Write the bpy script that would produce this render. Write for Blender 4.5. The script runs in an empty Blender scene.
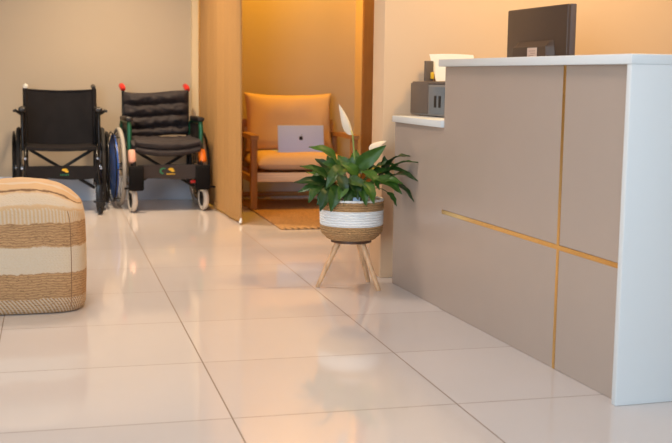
import bpy, bmesh, math, random
from mathutils import Vector, Matrix, noise
random.seed(7)
SC = bpy.context.scene
COL = SC.collection
PI = math.pi

# ------------------------------------------------------------ camera
F_PX, PITCH, ROLL, YAW = 1101.5, 0.13, 0.0138, -0.2543
CAM_H = 1.0
def to_cam(w):
    x = w[0]*math.sin(YAW+PI/2) + w[1]*math.sin(YAW)
    z = w[0]*math.cos(YAW+PI/2) + w[1]*math.cos(YAW)
    y = -w[2]
    c, s = math.cos(PITCH), math.sin(PITCH)
    x, y, z = x, c*y - s*z, s*y + c*z
    c, s = math.cos(ROLL), math.sin(ROLL)
    return Vector((c*x - s*y, s*x + c*y, z))
ax = [to_cam(e) for e in ((1, 0, 0), (0, 1, 0), (0, 0, 1))]
right = Vector([a[0] for a in ax]); down = Vector([a[1] for a in ax]); fwd = Vector([a[2] for a in ax])
cd = bpy.data.cameras.new('camera')
cam = bpy.data.objects.new('camera', cd); COL.objects.link(cam)
M = Matrix((right, -down, -fwd)).transposed().to_4x4()
M.translation = Vector((0, 0, CAM_H)); cam.matrix_world = M
cd.sensor_fit = 'HORIZONTAL'; cd.sensor_width = 36
cd.lens = 36*F_PX/672
cd.clip_start = 0.05
cd.dof.use_dof = True; cd.dof.focus_distance = 4.6; cd.dof.aperture_fstop = 4.5
SC.camera = cam

# ------------------------------------------------------------ colour, world, lights
def lin(c):
    return tuple(((v/255)/12.92 if v/255 <= 0.04045 else ((v/255+0.055)/1.055)**2.4) for v in c)
SC.view_settings.view_transform = 'Standard'
SC.view_settings.look = 'None'
SC.view_settings.exposure = 0.0
SC.view_settings.gamma = 1.0
SC.view_settings.use_curve_mapping = False
W = bpy.data.worlds.new('world'); SC.world = W; W.use_nodes = True
W.node_tree.nodes['Background'].inputs[0].default_value = (0.62, 0.78, 1.0, 1)
W.node_tree.nodes['Background'].inputs[1].default_value = 0.75

def area(name, loc, target, sx, sy, power, color, spread=180):
    l = bpy.data.lights.new(name, 'AREA'); l.shape = 'RECTANGLE'; l.size = sx; l.size_y = sy
    l.energy = power; l.color = color; l.spread = math.radians(spread)
    o = bpy.data.objects.new(name, l); COL.objects.link(o); o.location = loc
    o.rotation_euler = (Vector(target)-Vector(loc)).to_track_quat('-Z', 'Y').to_euler()
    return o
area('assumed_daylight_area', (-2.3, -0.9, 1.6), (1.4, 4.4, 0.3), 2.4, 2.0, 215, (0.66, 0.84, 1.0))  # assumed daylight from behind the camera: bare area light, no window built
area('added_hall_light', (0.6, 3.0, 2.66), (0.7, 3.3, 0), 0.8, 0.8, 19, (1.0, 0.86, 0.78))  # unseen lamp, added to brighten the counter and near floor
area('added_hall_light', (0.1, 5.9, 2.66), (0.1, 5.9, 0), 0.6, 0.6, 29, (1.0, 0.84, 0.70), 130)  # unseen lamp, added to brighten the middle of the floor
area('assumed_wheelchair_downlight', (0.42, 7.75, 2.66), (0.45, 8.1, 0), 0.18, 0.18, 29, (1.0, 0.76, 0.50), 105)  # unseen lamp, assumed from the chair shadows on wall and curtain
area('assumed_reception_downlight', (2.45, 4.15, 2.66), (2.4, 4.5, 0), 0.3, 0.3, 40, (1.0, 0.66, 0.26))  # unseen lamp, assumed from the printer's shadow on the wall
area('assumed_alcove_downlight', (1.92, 8.32, 2.66), (1.92, 8.50, 0), 0.3, 0.3, 40, (1.0, 0.49, 0.01))  # unseen lamp, assumed from the orange gradient down the nook wall

# ------------------------------------------------------------ materials
class NT:
    def __init__(s, name):
        s.m = bpy.data.materials.new(name); s.m.use_nodes = True
        s.t = s.m.node_tree; s.b = s.t.nodes['Principled BSDF']
        s._tc = None
    def n(s, kind, **kw):
        nd = s.t.nodes.new(kind)
        for k, v in kw.items():
            if k.startswith('i_'):
                k = k[2:]; nd.inputs[int(k) if k.isdigit() else k].default_value = v
            else: setattr(nd, k, v)
        return nd
    def l(s, a, b): s.t.links.new(a, b)
    def obj(s):
        if not s._tc: s._tc = s.n('ShaderNodeTexCoord')
        return s._tc.outputs['Object']
    def math(s, op, a, b=None, c=None):
        nd = s.n('ShaderNodeMath', operation=op)
        for i, v in enumerate((a, b, c)):
            if v is None: continue
            if isinstance(v, (int, float)): nd.inputs[i].default_value = v
            else: s.l(v, nd.inputs[i])
        return nd.outputs[0]
    def mix(s, f, a, b):
        nd = s.n('ShaderNodeMix', data_type='RGBA')
        for i, v in ((0, f), (6, a), (7, b)):
            if isinstance(v, (int, float)): nd.inputs[i].default_value = v
            elif isinstance(v, tuple): nd.inputs[i].default_value = (*v[:3], 1)
            else: s.l(v, nd.inputs[i])
        return nd.outputs[2]
    def scaled(s, sc):
        mp = s.n('ShaderNodeMapping'); mp.inputs['Scale'].default_value = sc
        s.l(s.obj(), mp.inputs[0]); return mp.outputs[0]
    def noise(s, scale, detail=3, vec=None, rough=0.5):
        nd = s.n('ShaderNodeTexNoise'); nd.inputs['Scale'].default_value = scale
        nd.inputs['Detail'].default_value = detail; nd.inputs['Roughness'].default_value = rough
        s.l(vec or s.obj(), nd.inputs['Vector']); return nd.outputs['Fac']
    def wave(s, scale, dist=0.0, axis='X', vec=None, dscale=1.0):
        nd = s.n('ShaderNodeTexWave', bands_direction=axis)
        nd.inputs['Scale'].default_value = scale; nd.inputs['Distortion'].default_value = dist
        nd.inputs['Detail Scale'].default_value = dscale
        s.l(vec or s.obj(), nd.inputs['Vector']); return nd.outputs['Fac']
    def bump(s, h, strength=0.3, dist=0.002):
        nd = s.n('ShaderNodeBump'); nd.inputs['Strength'].default_value = strength
        nd.inputs['Distance'].default_value = dist
        s.l(h, nd.inputs['Height']); s.l(nd.outputs[0], s.b.inputs['Normal'])
    def ramp(s, f, stops, interp='LINEAR'):
        nd = s.n('ShaderNodeValToRGB'); cr = nd.color_ramp; cr.interpolation = interp
        while len(cr.elements) < len(stops): cr.elements.new(0.5)
        for e, (p, c) in zip(cr.elements, stops): e.position = p; e.color = (*c[:3], 1)
        s.l(f, nd.inputs[0]); return nd.outputs[0]
    def base(s, c):
        if isinstance(c, tuple): s.b.inputs['Base Color'].default_value = (*c[:3], 1)
        else: s.l(c, s.b.inputs['Base Color'])
    def set(s, rough=None, metal=None, **kw):
        if rough is not None: s.b.inputs['Roughness'].default_value = rough
        if metal is not None: s.b.inputs['Metallic'].default_value = metal
        for k, v in kw.items(): s.b.inputs[k.replace('_', ' ')].default_value = v

def simple(name, rgb, rough=0.5, metal=0.0, var=0.06, nscale=30, bump=0.0, bscale=200, **kw):
    t = NT(name); c = lin(rgb)
    d = tuple(v*(1-var) for v in c); u = tuple(min(1, v*(1+var)) for v in c)
    t.base(t.mix(t.noise(nscale), d, u)); t.set(rough, metal, **kw)
    if bump: t.bump(t.noise(bscale, 4), bump, 0.001)
    return t.m

def fabric(name, rgb, scale=500, var=0.12, bump=0.4, rough=0.9):
    t = NT(name); c = lin(rgb)
    wx = t.wave(scale/6, 1.0, 'X'); wz = t.wave(scale/6, 1.0, 'Z')
    h = t.math('ADD', wx, wz)
    f = t.math('MULTIPLY', t.math('ADD', h, t.noise(40)), 0.33)
    t.base(t.mix(f, tuple(v*(1-var) for v in c), tuple(min(1, v*(1+var)) for v in c)))
    t.set(rough, 0.0); t.bump(h, bump, 0.0008)
    return t.m

def wood(name, rgb, axis='Z', rough=0.5, var=0.22):
    t = NT(name); c = lin(rgb)
    sc = {'X': (1.5, 22, 22), 'Y': (22, 1.5, 22), 'Z': (22, 22, 1.5)}[axis]
    f = t.noise(3.0, 5, t.scaled(sc), 0.6)
    t.base(t.ramp(f, [(0.3, tuple(v*(1-var) for v in c)), (0.7, tuple(min(1, v*(1+var)) for v in c))]))
    t.set(rough, 0.0); t.bump(f, 0.15, 0.001)
    return t.m

def wall_mat(name, rgb, rough=0.75):
    t = NT(name); c = lin(rgb)
    t.base(t.mix(t.noise(1.6, 2), tuple(v*0.98 for v in c), tuple(min(1, v*1.02) for v in c)))
    t.set(rough, 0.0); t.bump(t.noise(160, 3), 0.06, 0.001)
    return t.m

TX, TY = 0.703, 0.655
def floor_mat():
    t = NT('glazed_floor_tile')
    sp = t.n('ShaderNodeSeparateXYZ'); t.l(t.obj(), sp.inputs[0])
    def line(o, off, size, half):
        u = t.math('DIVIDE', t.math('SUBTRACT', o, off-40*size), size)
        d = t.math('MULTIPLY', t.math('ABSOLUTE', t.math('SUBTRACT', t.math('FRACT', t.math('ADD', u, 0.5)), 0.5)), size)
        return t.math('LESS_THAN', d, half), t.math('FLOOR', u)
    gx, ix = line(sp.outputs[0], 0.503, TX, 0.0022)
    gy, iy = line(sp.outputs[1], 3.117, TY, 0.0024)
    rnd = t.n('ShaderNodeTexWhiteNoise', noise_dimensions='2D')
    cb = t.n('ShaderNodeCombineXYZ'); t.l(ix, cb.inputs[0]); t.l(iy, cb.inputs[1]); t.l(cb.outputs[0], rnd.inputs['Vector'])
    c = t.mix(rnd.outputs['Value'], lin((212, 204, 201)), lin((218, 210, 207)))
    cloud = t.noise(2.2, 4)
    c = t.mix(t.math('MULTIPLY', cloud, 0.35), c, lin((200, 188, 180)))
    g = t.math('MAXIMUM', gx, t.math('MULTIPLY', gy, 0.95))
    c = t.mix(t.math('MULTIPLY', g, 0.9), c, lin((120, 98, 80)))
    t.base(c)
    t.l(t.math('ADD', t.math('MULTIPLY', g, 0.5), 0.065), t.b.inputs['Roughness'])
    t.b.inputs['Specular IOR Level'].default_value = 0.5
    t.bump(t.noise(3.0, 1), 0.05, 0.004)
    return t.m

def pouf_mat():
    t = NT('woven_jute_pouf')
    at = t.n('ShaderNodeAttribute', attribute_name='band')
    sp = t.n('ShaderNodeSeparateXYZ'); t.l(t.obj(), sp.inputs[0])
    nz = t.math('ADD', t.noise(9, 2), t.math('MULTIPLY', t.math('SUBTRACT', t.noise(46, 3), 0.5), 0.8))
    b = t.math('ADD', at.outputs['Fac'], t.math('MULTIPLY', t.math('SUBTRACT', nz, 0.5), 0.020))
    tan, cream, brown, dk = lin((204, 170, 130)), lin((206, 190, 168)), lin((198, 154, 108)), lin((92, 62, 38))
    st = [(0, brown), (.068, brown), (.072, brown), (.172, brown), (.178, cream), (.282, cream), (.288, brown), (.380, brown),
          (.386, tan), (.448, tan), (.454, cream), (.498, cream), (.503, tan), (.509, tan), (.512, dk), (.520, dk), (.525, tan), (.585, tan), (.592, cream), (.635, cream), (.642, tan), (1.0, tan)]
    c = t.ramp(b, st)
    # rough jute rows in the brown fields
    rows = t.math('FRACT', t.math('MULTIPLY', b, 92.0))
    rowm = t.math('MULTIPLY', t.math('ABSOLUTE', t.math('SUBTRACT', rows, 0.5)), 0.75)
    fib = t.noise(52, 5, t.scaled((0.9, 0.9, 3.6)), 0.75)
    isb = t.math('ADD', t.math('MULTIPLY', t.math('GREATER_THAN', b, .285), t.math('LESS_THAN', b, .384)),
                 t.math('LESS_THAN', b, .175))
    dark = t.math('MULTIPLY', isb, t.math('MULTIPLY', t.math('ADD', rowm, t.math('SUBTRACT', fib, 0.40)), 1.25))
    c = t.mix(dark, c, dk)
    xs = t.math('ADD', sp.outputs[0], t.math('MULTIPLY', sp.outputs[1], 0.9))
    # pale ticks under the top edge
    tick = t.math('GREATER_THAN', t.math('FRACT', t.math('MULTIPLY', xs, 64)), 0.5)
    intick = t.math('MULTIPLY', t.math('GREATER_THAN', b, .386), t.math('LESS_THAN', b, .440))
    c = t.mix(t.math('MULTIPLY', t.math('MULTIPLY', tick, intick), 0.85), c, cream)
    # diagonal pale twill at the foot
    tw = t.math('GREATER_THAN', t.math('FRACT', t.math('ADD', t.math('MULTIPLY', xs, 62), t.math('MULTIPLY', sp.outputs[2], 60))), 0.5)
    intw = t.math('LESS_THAN', b, .070)
    c = t.mix(t.math('MULTIPLY', t.math('MULTIPLY', tw, intw), 0.8), c, cream)
    # small ribs over the top
    rib = t.math('FRACT', t.math('MULTIPLY', xs, 80))
    intop = t.math('GREATER_THAN', b, .64)
    c = t.mix(t.math('MULTIPLY', t.math('MULTIPLY', t.math('ABSOLUTE', t.math('SUBTRACT', rib, 0.5)), intop), 0.7), c, cream)
    spk = t.math('GREATER_THAN', t.noise(70, 2, t.scaled((1.0, 1.0, 2.5))), 0.62)
    c = t.mix(t.math('MULTIPLY', t.math('MULTIPLY', spk, isb), 0.5), c, dk)
    t.base(t.mix(t.math('MULTIPLY', t.noise(150, 3), 0.35), c, brown))
    t.set(0.95, 0.0)
    h = t.math('ADD', t.math('MULTIPLY', rowm, 0.6), t.math('ADD', fib, t.math('MULTIPLY', t.math('ADD', tick, tw), 0.2)))
    t.bump(h, 0.6, 0.005)
    return t.m

def curtain_mat():
    t = NT('woven_curtain'); c = lin((188, 144, 88))
    f = t.noise(6, 4, t.scaled((18, 18, 0.8)), 0.6)
    wz = t.wave(60, 1.5, 'Z'); wy = t.wave(16, 1.2, 'Y')
    k = t.math('ADD', t.math('MULTIPLY', wz, 0.25), t.math('ADD', t.math('MULTIPLY', wy, 0.25), t.math('MULTIPLY', f, 0.5)))
    t.base(t.mix(k, tuple(v*0.80 for v in c), tuple(min(1, v*1.16) for v in c)))
    t.set(0.85, 0.0); t.bump(k, 0.3, 0.002)
    return t.m

def jute_mat(name, rgb, band_axis='Z', scale=60):
    t = NT(name); c = lin(rgb)
    w = t.wave(scale, 3.0, band_axis, None, 3.0); nz = t.noise(120, 4, None, 0.7)
    k = t.math('MULTIPLY', t.math('ADD', w, nz), 0.5)
    t.base(t.ramp(k, [(0.22, tuple(v*0.35 for v in c)), (0.5, c), (0.78, tuple(min(1, v*1.45) for v in c))]))
    t.set(0.9, 0.0); t.bump(k, 0.8, 0.004)
    return t.m

def leaf_mat():
    t = NT('glossy_leaf')
    inf = t.n('ShaderNodeObjectInfo')
    c = t.mix(inf.outputs['Random'], lin((28, 56, 20)), lin((70, 108, 34)))
    c = t.mix(t.math('MULTIPLY', t.noise(25, 3), 0.5), c, lin((24, 48, 22)))
    t.base(c); t.set(0.42, 0.0, Specular_IOR_Level=0.35)
    t.bump(t.noise(60, 2), 0.2, 0.001)
    return t.m

def gold_mat():
    t = NT('polished_brass')
    t.base(t.mix(t.noise(5), lin((232, 188, 112)), lin((242, 206, 136)))); t.set(0.20, 1.0)
    return t.m

def leather_mat(name='black_nylon', a=(20, 17, 18), b=(34, 30, 31)):
    t = NT(name)
    t.base(t.mix(t.noise(12), lin(a), lin(b))); t.set(0.7, 0.0, Specular_IOR_Level=0.25)
    t.bump(t.noise(25, 4), 0.35, 0.004)
    return t.m

MT = dict(
    floor=floor_mat(),
    wall=wall_mat('warm_cream_paint', (190, 174, 152)),
    wall_reception=wall_mat('pale_cream_paint', (224, 190, 154)),
    ceiling=wall_mat('ceiling_white', (235, 232, 226)),
    skirt=simple('glazed_grey_skirting', (214, 222, 236), 0.3, var=0.08, nscale=6),
    trim=wall_mat('cream_trim', (226, 205, 166), 0.6),
    panelwood=wood('honey_wood_panel', (150, 108, 56), 'Z', 0.6, 0.14),
    pouf=pouf_mat(), curtain=curtain_mat(),
    taupe=simple('taupe_laminate', (178, 160, 147), 0.27, var=0.025, nscale=4, bump=0.03, bscale=60),
    white=simple('white_laminate', (222, 224, 224), 0.38, var=0.015, nscale=3),
    gold=gold_mat(),
    black=simple('black_plastic', (30, 27, 27), 0.42, var=0.1),
    blackmetal=simple('black_enamel_tube', (20, 19, 20), 0.28, 0.3, var=0.1),
    chrome=simple('bright_steel', (190, 190, 192), 0.22, 1.0, var=0.05),
    tyregrey=simple('grey_rubber_tyre', (168, 160, 150), 0.7, var=0.1, bump=0.2),
    tyrepale=simple('pale_grey_caster_tyre', (206, 198, 188), 0.6, var=0.06),
    tyreblack=simple('black_rubber_tyre', (32, 30, 30), 0.75, var=0.1, bump=0.2),
    nylon=leather_mat(),
    quilt=leather_mat('quilted_black_nylon', (42, 38, 39), (64, 58, 59)),
    matteblack=simple('matte_black_fabric', (17, 15, 16), 0.85, var=0.15, bump=0.3, Specular_IOR_Level=0.2),
    strap=fabric('charcoal_strap', (58, 50, 49), 400),
    red=simple('red_grip_rubber', (205, 40, 30), 0.4),
    blue=simple('blue_enamel', (40, 100, 200), 0.35),
    green=simple('green_enamel', (26, 92, 66), 0.32, 0.2),
    orange=simple('orange_plastic', (238, 120, 30), 0.4),
    pink=simple('pale_pink_plastic', (214, 160, 138), 0.5),
    yellow=simple('yellow_print', (225, 180, 45), 0.6),
    greenprint=simple('green_print', (40, 120, 80), 0.6),
    monitor=simple('dark_brown_plastic', (72, 56, 48), 0.45, var=0.04, bump=0.05),
    monitoredge=simple('grey_brown_gloss_plastic', (96, 84, 84), 0.3, var=0.04),
    screen=simple('screen_glass', (12, 12, 14), 0.1),
    sticker=simple('pinkish_sticker', (214, 190, 178), 0.6),
    print=simple('grey_print', (182, 156, 146), 0.7),
    printer=simple('charcoal_printer_plastic', (140, 132, 126), 0.5, var=0.05, bump=0.05),
    printerdark=simple('dark_printer_plastic', (104, 90, 80), 0.5),
    printergrey=simple('blue_grey_printer_plastic', (112, 118, 124), 0.4),
    paper=simple('white_paper', (242, 238, 232), 0.8, var=0.02),
    cushion=fabric('peach_upholstery', (216, 184, 150), 420, 0.08, 0.25),
    oak=wood('oak_frame', (168, 122, 74), 'Z', 0.45),
    oakx=wood('oak_rail', (172, 128, 78), 'X', 0.45),
    lightoak=wood('pale_oak_rail', (228, 200, 164), 'X', 0.5),
    alu=simple('silver_aluminium', (190, 208, 255), 0.4, 0.0, var=0.02),
    logo=simple('dark_emblem', (40, 42, 52), 0.25),
    keys=simple('dark_keys', (40, 40, 44), 0.5),
    rug=jute_mat('jute_rug', (182, 140, 90), 'DIAGONAL', 14),
    jute=jute_mat('seagrass_weave', (186, 146, 100), 'Z', 55),
    potwhite=jute_mat('white_painted_weave', (232, 230, 226), 'Z', 55),
    liner=simple('white_liner', (232, 232, 230), 0.5),
    soil=simple('dark_soil', (38, 28, 22), 0.95, var=0.4, nscale=80, bump=0.8, bscale=90),
    legwood=wood('beech_leg', (218, 174, 132), 'Z', 0.5),
    leaf=leaf_mat(),
    stem=simple('green_stem', (134, 158, 72), 0.45),
    spathe=simple('cream_spathe', (236, 216, 190), 0.55, var=0.03, Subsurface_Weight=0.15),
    spadix=simple('pale_yellow_spadix', (226, 206, 130), 0.7, bump=0.6, bscale=400),
    label=simple('pale_blue_tag', (190, 214, 236), 0.5, var=0.15, nscale=90),
)
# darker lows in the white weave would read as dirt: keep them close to white
_r = [n for n in MT['potwhite'].node_tree.nodes if n.type == 'VALTORGB'][0].color_ramp
[n for n in MT['potwhite'].node_tree.nodes if n.type == 'BUMP'][0].inputs['Strength'].default_value = 0.3
_r.elements[0].color = (*lin((226, 227, 228)), 1); _r.elements[1].color = (*lin((234, 237, 240)), 1); _r.elements[2].color = (*lin((240, 240, 238)), 1)

# ------------------------------------------------------------ mesh helpers
class MB:
    def __init__(s): s.bm = bmesh.new()
    def box(s, lo, hi, bev=0.0, seg=2, rot=None, mi=0):
        lo = Vector(lo); hi = Vector(hi); c = (lo+hi)/2; d = hi-lo
        r = bmesh.ops.create_cube(s.bm, size=1.0)
        vs = r['verts']
        for v in vs: v.co = Vector((v.co.x*d.x, v.co.y*d.y, v.co.z*d.z))
        if bev:
            es = list({e for v in vs for e in v.link_edges})
            rb = bmesh.ops.bevel(s.bm, geom=es, offset=bev, segments=seg, profile=0.5, affect='EDGES')
            vs = list({v for f in rb['faces'] for v in f.verts} | {v for v in vs if v.is_valid})
        for v in vs:
            v.co = (rot @ v.co if rot else v.co) + c
        return s
    def tube(s, pts, r, seg=10, cap=True):
        pts = [Vector(p) for p in pts]; n = len(pts)
        rs = r if isinstance(r, (list, tuple)) else [r]*n
        rings = []; prev = None
        for i, p in enumerate(pts):
            t = (pts[min(i+1, n-1)] - pts[max(i-1, 0)]).normalized()
            if prev is None:
                a = Vector((0, 0, 1)) if abs(t.z) < 0.9 else Vector((1, 0, 0))
                u = t.cross(a).normalized()
            else:
                u = (prev - t*prev.dot(t)).normalized()
            prev = u; w = t.cross(u)
            rings.append([s.bm.verts.new(p + (u*math.cos(2*PI*k/seg) + w*math.sin(2*PI*k/seg))*rs[i]) for k in range(seg)])
        for a, b in zip(rings, rings[1:]):
            for k in range(seg): s.bm.faces.new((a[k], a[(k+1) % seg], b[(k+1) % seg], b[k]))
        if cap:
            s.bm.faces.new(rings[0][::-1]); s.bm.faces.new(rings[-1])
        return s
    def torus(s, c, R, r, axis='X', n=40, m=8, sq=1.0):
        c = Vector(c); rings = []
        for i in range(n):
            a = 2*PI*i/n; ring = []
            for j in range(m):
                b = 2*PI*j/m; q = R + r*math.cos(b); h = r*math.sin(b)*sq
                p = {'X': (h, q*math.cos(a), q*math.sin(a)), 'Z': (q*math.cos(a), q*math.sin(a), h),
                     'Y': (q*math.cos(a), h, q*math.sin(a))}[axis]
                ring.append(s.bm.verts.new(c + Vector(p)))
            rings.append(ring)
        for i in range(n):
            for j in range(m):
                s.bm.faces.new((rings[i][j], rings[(i+1) % n][j], rings[(i+1) % n][(j+1) % m], rings[i][(j+1) % m]))
        return s
    def lathe(s, prof, n=48, c=(0, 0, 0), wob=0.0):
        c = Vector(c); rings = []
        for (r, z) in prof:
            rings.append([s.bm.verts.new(c + Vector((r*math.cos(2*PI*k/n)*(1+wob*noise.noise(Vector((math.cos(2*PI*k/n)*3, math.sin(2*PI*k/n)*3, z*30)))),
                                                      r*math.sin(2*PI*k/n)*(1+wob*noise.noise(Vector((math.cos(2*PI*k/n)*3, math.sin(2*PI*k/n)*3, z*30)))), z))) for k in range(n)])
        for a, b in zip(rings, rings[1:]):
            for k in range(n): s.bm.faces.new((a[k], a[(k+1) % n], b[(k+1) % n], b[k]))
        s.bm.faces.new(rings[0][::-1]); s.bm.faces.new(rings[-1])
        return s
    def grid(s, fn, nu, nv, thick=None):
        """fn(u,v)->(front point, back point); closed sheet with real thickness"""
        A = [[None]*(nv+1) for _ in range(nu+1)]; B = [[None]*(nv+1) for _ in range(nu+1)]
        for i in range(nu+1):
            for j in range(nv+1):
                a, b = fn(i/nu, j/nv)
                A[i][j] = s.bm.verts.new(a); B[i][j] = s.bm.verts.new(b)
        for i in range(nu):
            for j in range(nv):
                s.bm.faces.new((A[i][j], A[i+1][j], A[i+1][j+1], A[i][j+1]))
                s.bm.faces.new((B[i][j+1], B[i+1][j+1], B[i+1][j], B[i][j]))
        for i in range(nu):
            s.bm.faces.new((A[i][0], B[i][0], B[i+1][0], A[i+1][0])); s.bm.faces.new((A[i+1][nv], B[i+1][nv], B[i][nv], A[i][nv]))
        for j in range(nv):
            s.bm.faces.new((A[0][j+1], B[0][j+1], B[0][j], A[0][j])); s.bm.faces.new((A[nu][j], B[nu][j], B[nu][j+1], A[nu][j+1]))
        return s
    def prism(s, poly, y0, y1):
        """polygon in x,z extruded along y"""
        a = [s.bm.verts.new((x, y0, z)) for x, z in poly]; b = [s.bm.verts.new((x, y1, z)) for x, z in poly]
        s.bm.faces.new(a); s.bm.faces.new(b[::-1]); n = len(poly)
        for i in range(n): s.bm.faces.new((a[i], b[i], b[(i+1) % n], a[(i+1) % n]))
        return s
    def build(s, name, mat, parent=None, smooth=True, ang=40):
        bmesh.ops.recalc_face_normals(s.bm, faces=s.bm.faces[:])
        me = bpy.data.meshes.new(name); s.bm.to_mesh(me); s.bm.free()
        me.materials.append(mat)
        if smooth:
            me.shade_smooth()
            try: me.set_sharp_from_angle(angle=math.radians(ang))
            except Exception: pass
        o = bpy.data.objects.new(name, me); COL.objects.link(o)
        if parent: o.parent = parent
        return o

def thing(name, label, cat, loc=(0, 0, 0), rz=0.0, group=None):
    o = bpy.data.objects.new(name, None); COL.objects.link(o); o.location = loc; o.rotation_euler = (0, 0, rz)
    o.empty_display_size = 0.1
    o['label'] = label; o['category'] = cat
    if group: o['group'] = group
    return o
def tag(o, label, cat, group=None):
    o['label'] = label; o['category'] = cat
    if group: o['group'] = group
    return o
def struct(name, mb, mat, smooth=False):
    o = mb.build(name, mat, None, smooth); o['kind'] = 'structure'; return o

def pillow_fn(w, h, t, pinch=0.06, wr=0.004, seed=0.0):
    def fn(u, v):
        a, b = 2*u-1, 2*v-1
        ex = 1 + pinch*(abs(a)**3*abs(b)**3); sag = -0.035*(1-a*a)*max(0, b)**2
        th = t/2*((1-abs(a)**5)*(1-abs(b)**5))**0.5 + 0.004
        x, z = a*w/2*(1 - 0.03*(1-abs(a))*0)*ex, b*h/2*ex + sag*h
        x *= 1 - 0.03*(1-b*b) ; n = noise.noise(Vector((x*6+seed, z*6, seed)))*wr*2
        return (x, -th-n, z), (x, th, z)
    return fn

# ------------------------------------------------------------ setting
struct('floor', MB().box((-3.0, -3.2, -0.1), (4.6, 9.1, 0.0)), MT['floor'])
struct('ceiling', MB().box((-3.0, -3.2, 2.7), (4.6, 9.1, 2.8)), MT['ceiling'])
struct('wall_back', MB().box((-3.0, 8.95, 0.0), (4.6, 9.1, 2.7)), MT['wall'])
struct('wall_left', MB().box((-3.0, -3.2, 0.0), (-2.9, 8.95, 2.7)), MT['wall'])
struct('wall_right', MB().box((4.5, -3.2, 0.0), (4.6, 8.95, 2.7)), MT['wall'])
struct('wall_reception', MB().box((1.596, 5.245, 0.0), (4.5, 5.435, 2.7), 0.003), MT['wall_reception'], True)
struct('baseboard_back', MB().box((-2.9, 8.935, 0.0), (2.47, 8.95, 0.195), 0.002), MT['skirt'])
struct('trim_1', MB().box((1.105, 8.90, 0.0), (1.16, 8.9495, 2.7), 0.003), MT['trim'])
struct('trim_2', MB().box((2.47, 8.742, 0.0), (2.56, 8.9495, 2.7), 0.003), MT['trim'])
struct('wall_alcove', MB().box((2.472, 8.70, 0.0), (3.6, 8.74, 2.7), 0.002), MT['panelwood'])

# ------------------------------------------------------------ curtain
cur = thing('curtain', 'golden tan woven curtain hanging between the padded wheelchair and the armchair nook', 'curtain', (1.2, 8.1, 0))
p0, p1 = Vector((1.168, 8.89)), Vector((1.243, 7.35))
def cf(u, v):
    a = p0.lerp(p1, u); z = 0.022 + v*2.653
    off = 0.0045*math.sin(u*PI*7 + 0.6*math.sin(v*2.2)) + 0.0015*math.sin(u*PI*23)
    x = a.x - 1.2 + off; y = a.y - 8.1
    return (x-0.005, y, z), (x+0.005, y, z)
MB().grid(cf, 110, 24).build('woven_cloth', MT['curtain'], cur)
b = MB().grid(lambda u, v: ((lambda a, o, z: ((a.x-1.2+o-0.009, a.y-8.1, z), (a.x-1.2+o+0.009, a.y-8.1, z)))(p0.lerp(p1, u), 0.0045*math.sin(u*PI*7)+0.0015*math.sin(u*PI*23), 0.018+v*0.03)), 110, 2)
b.build('hem', MT['curtain'], cur)
b = MB(); b.tube([(0.043, -0.752, 0.045), (0.040, -0.758, 0.028), (0.036, -0.764, 0.012)], [0.004, 0.010, 0.012], 8)
b.build('hem_weight', MT['liner'], cur)
MB().tube([(-0.04, 0.8, 2.68), (0.045, -0.76, 2.68)], 0.012).build('curtain_rail', MT['chrome'], cur)

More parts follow.
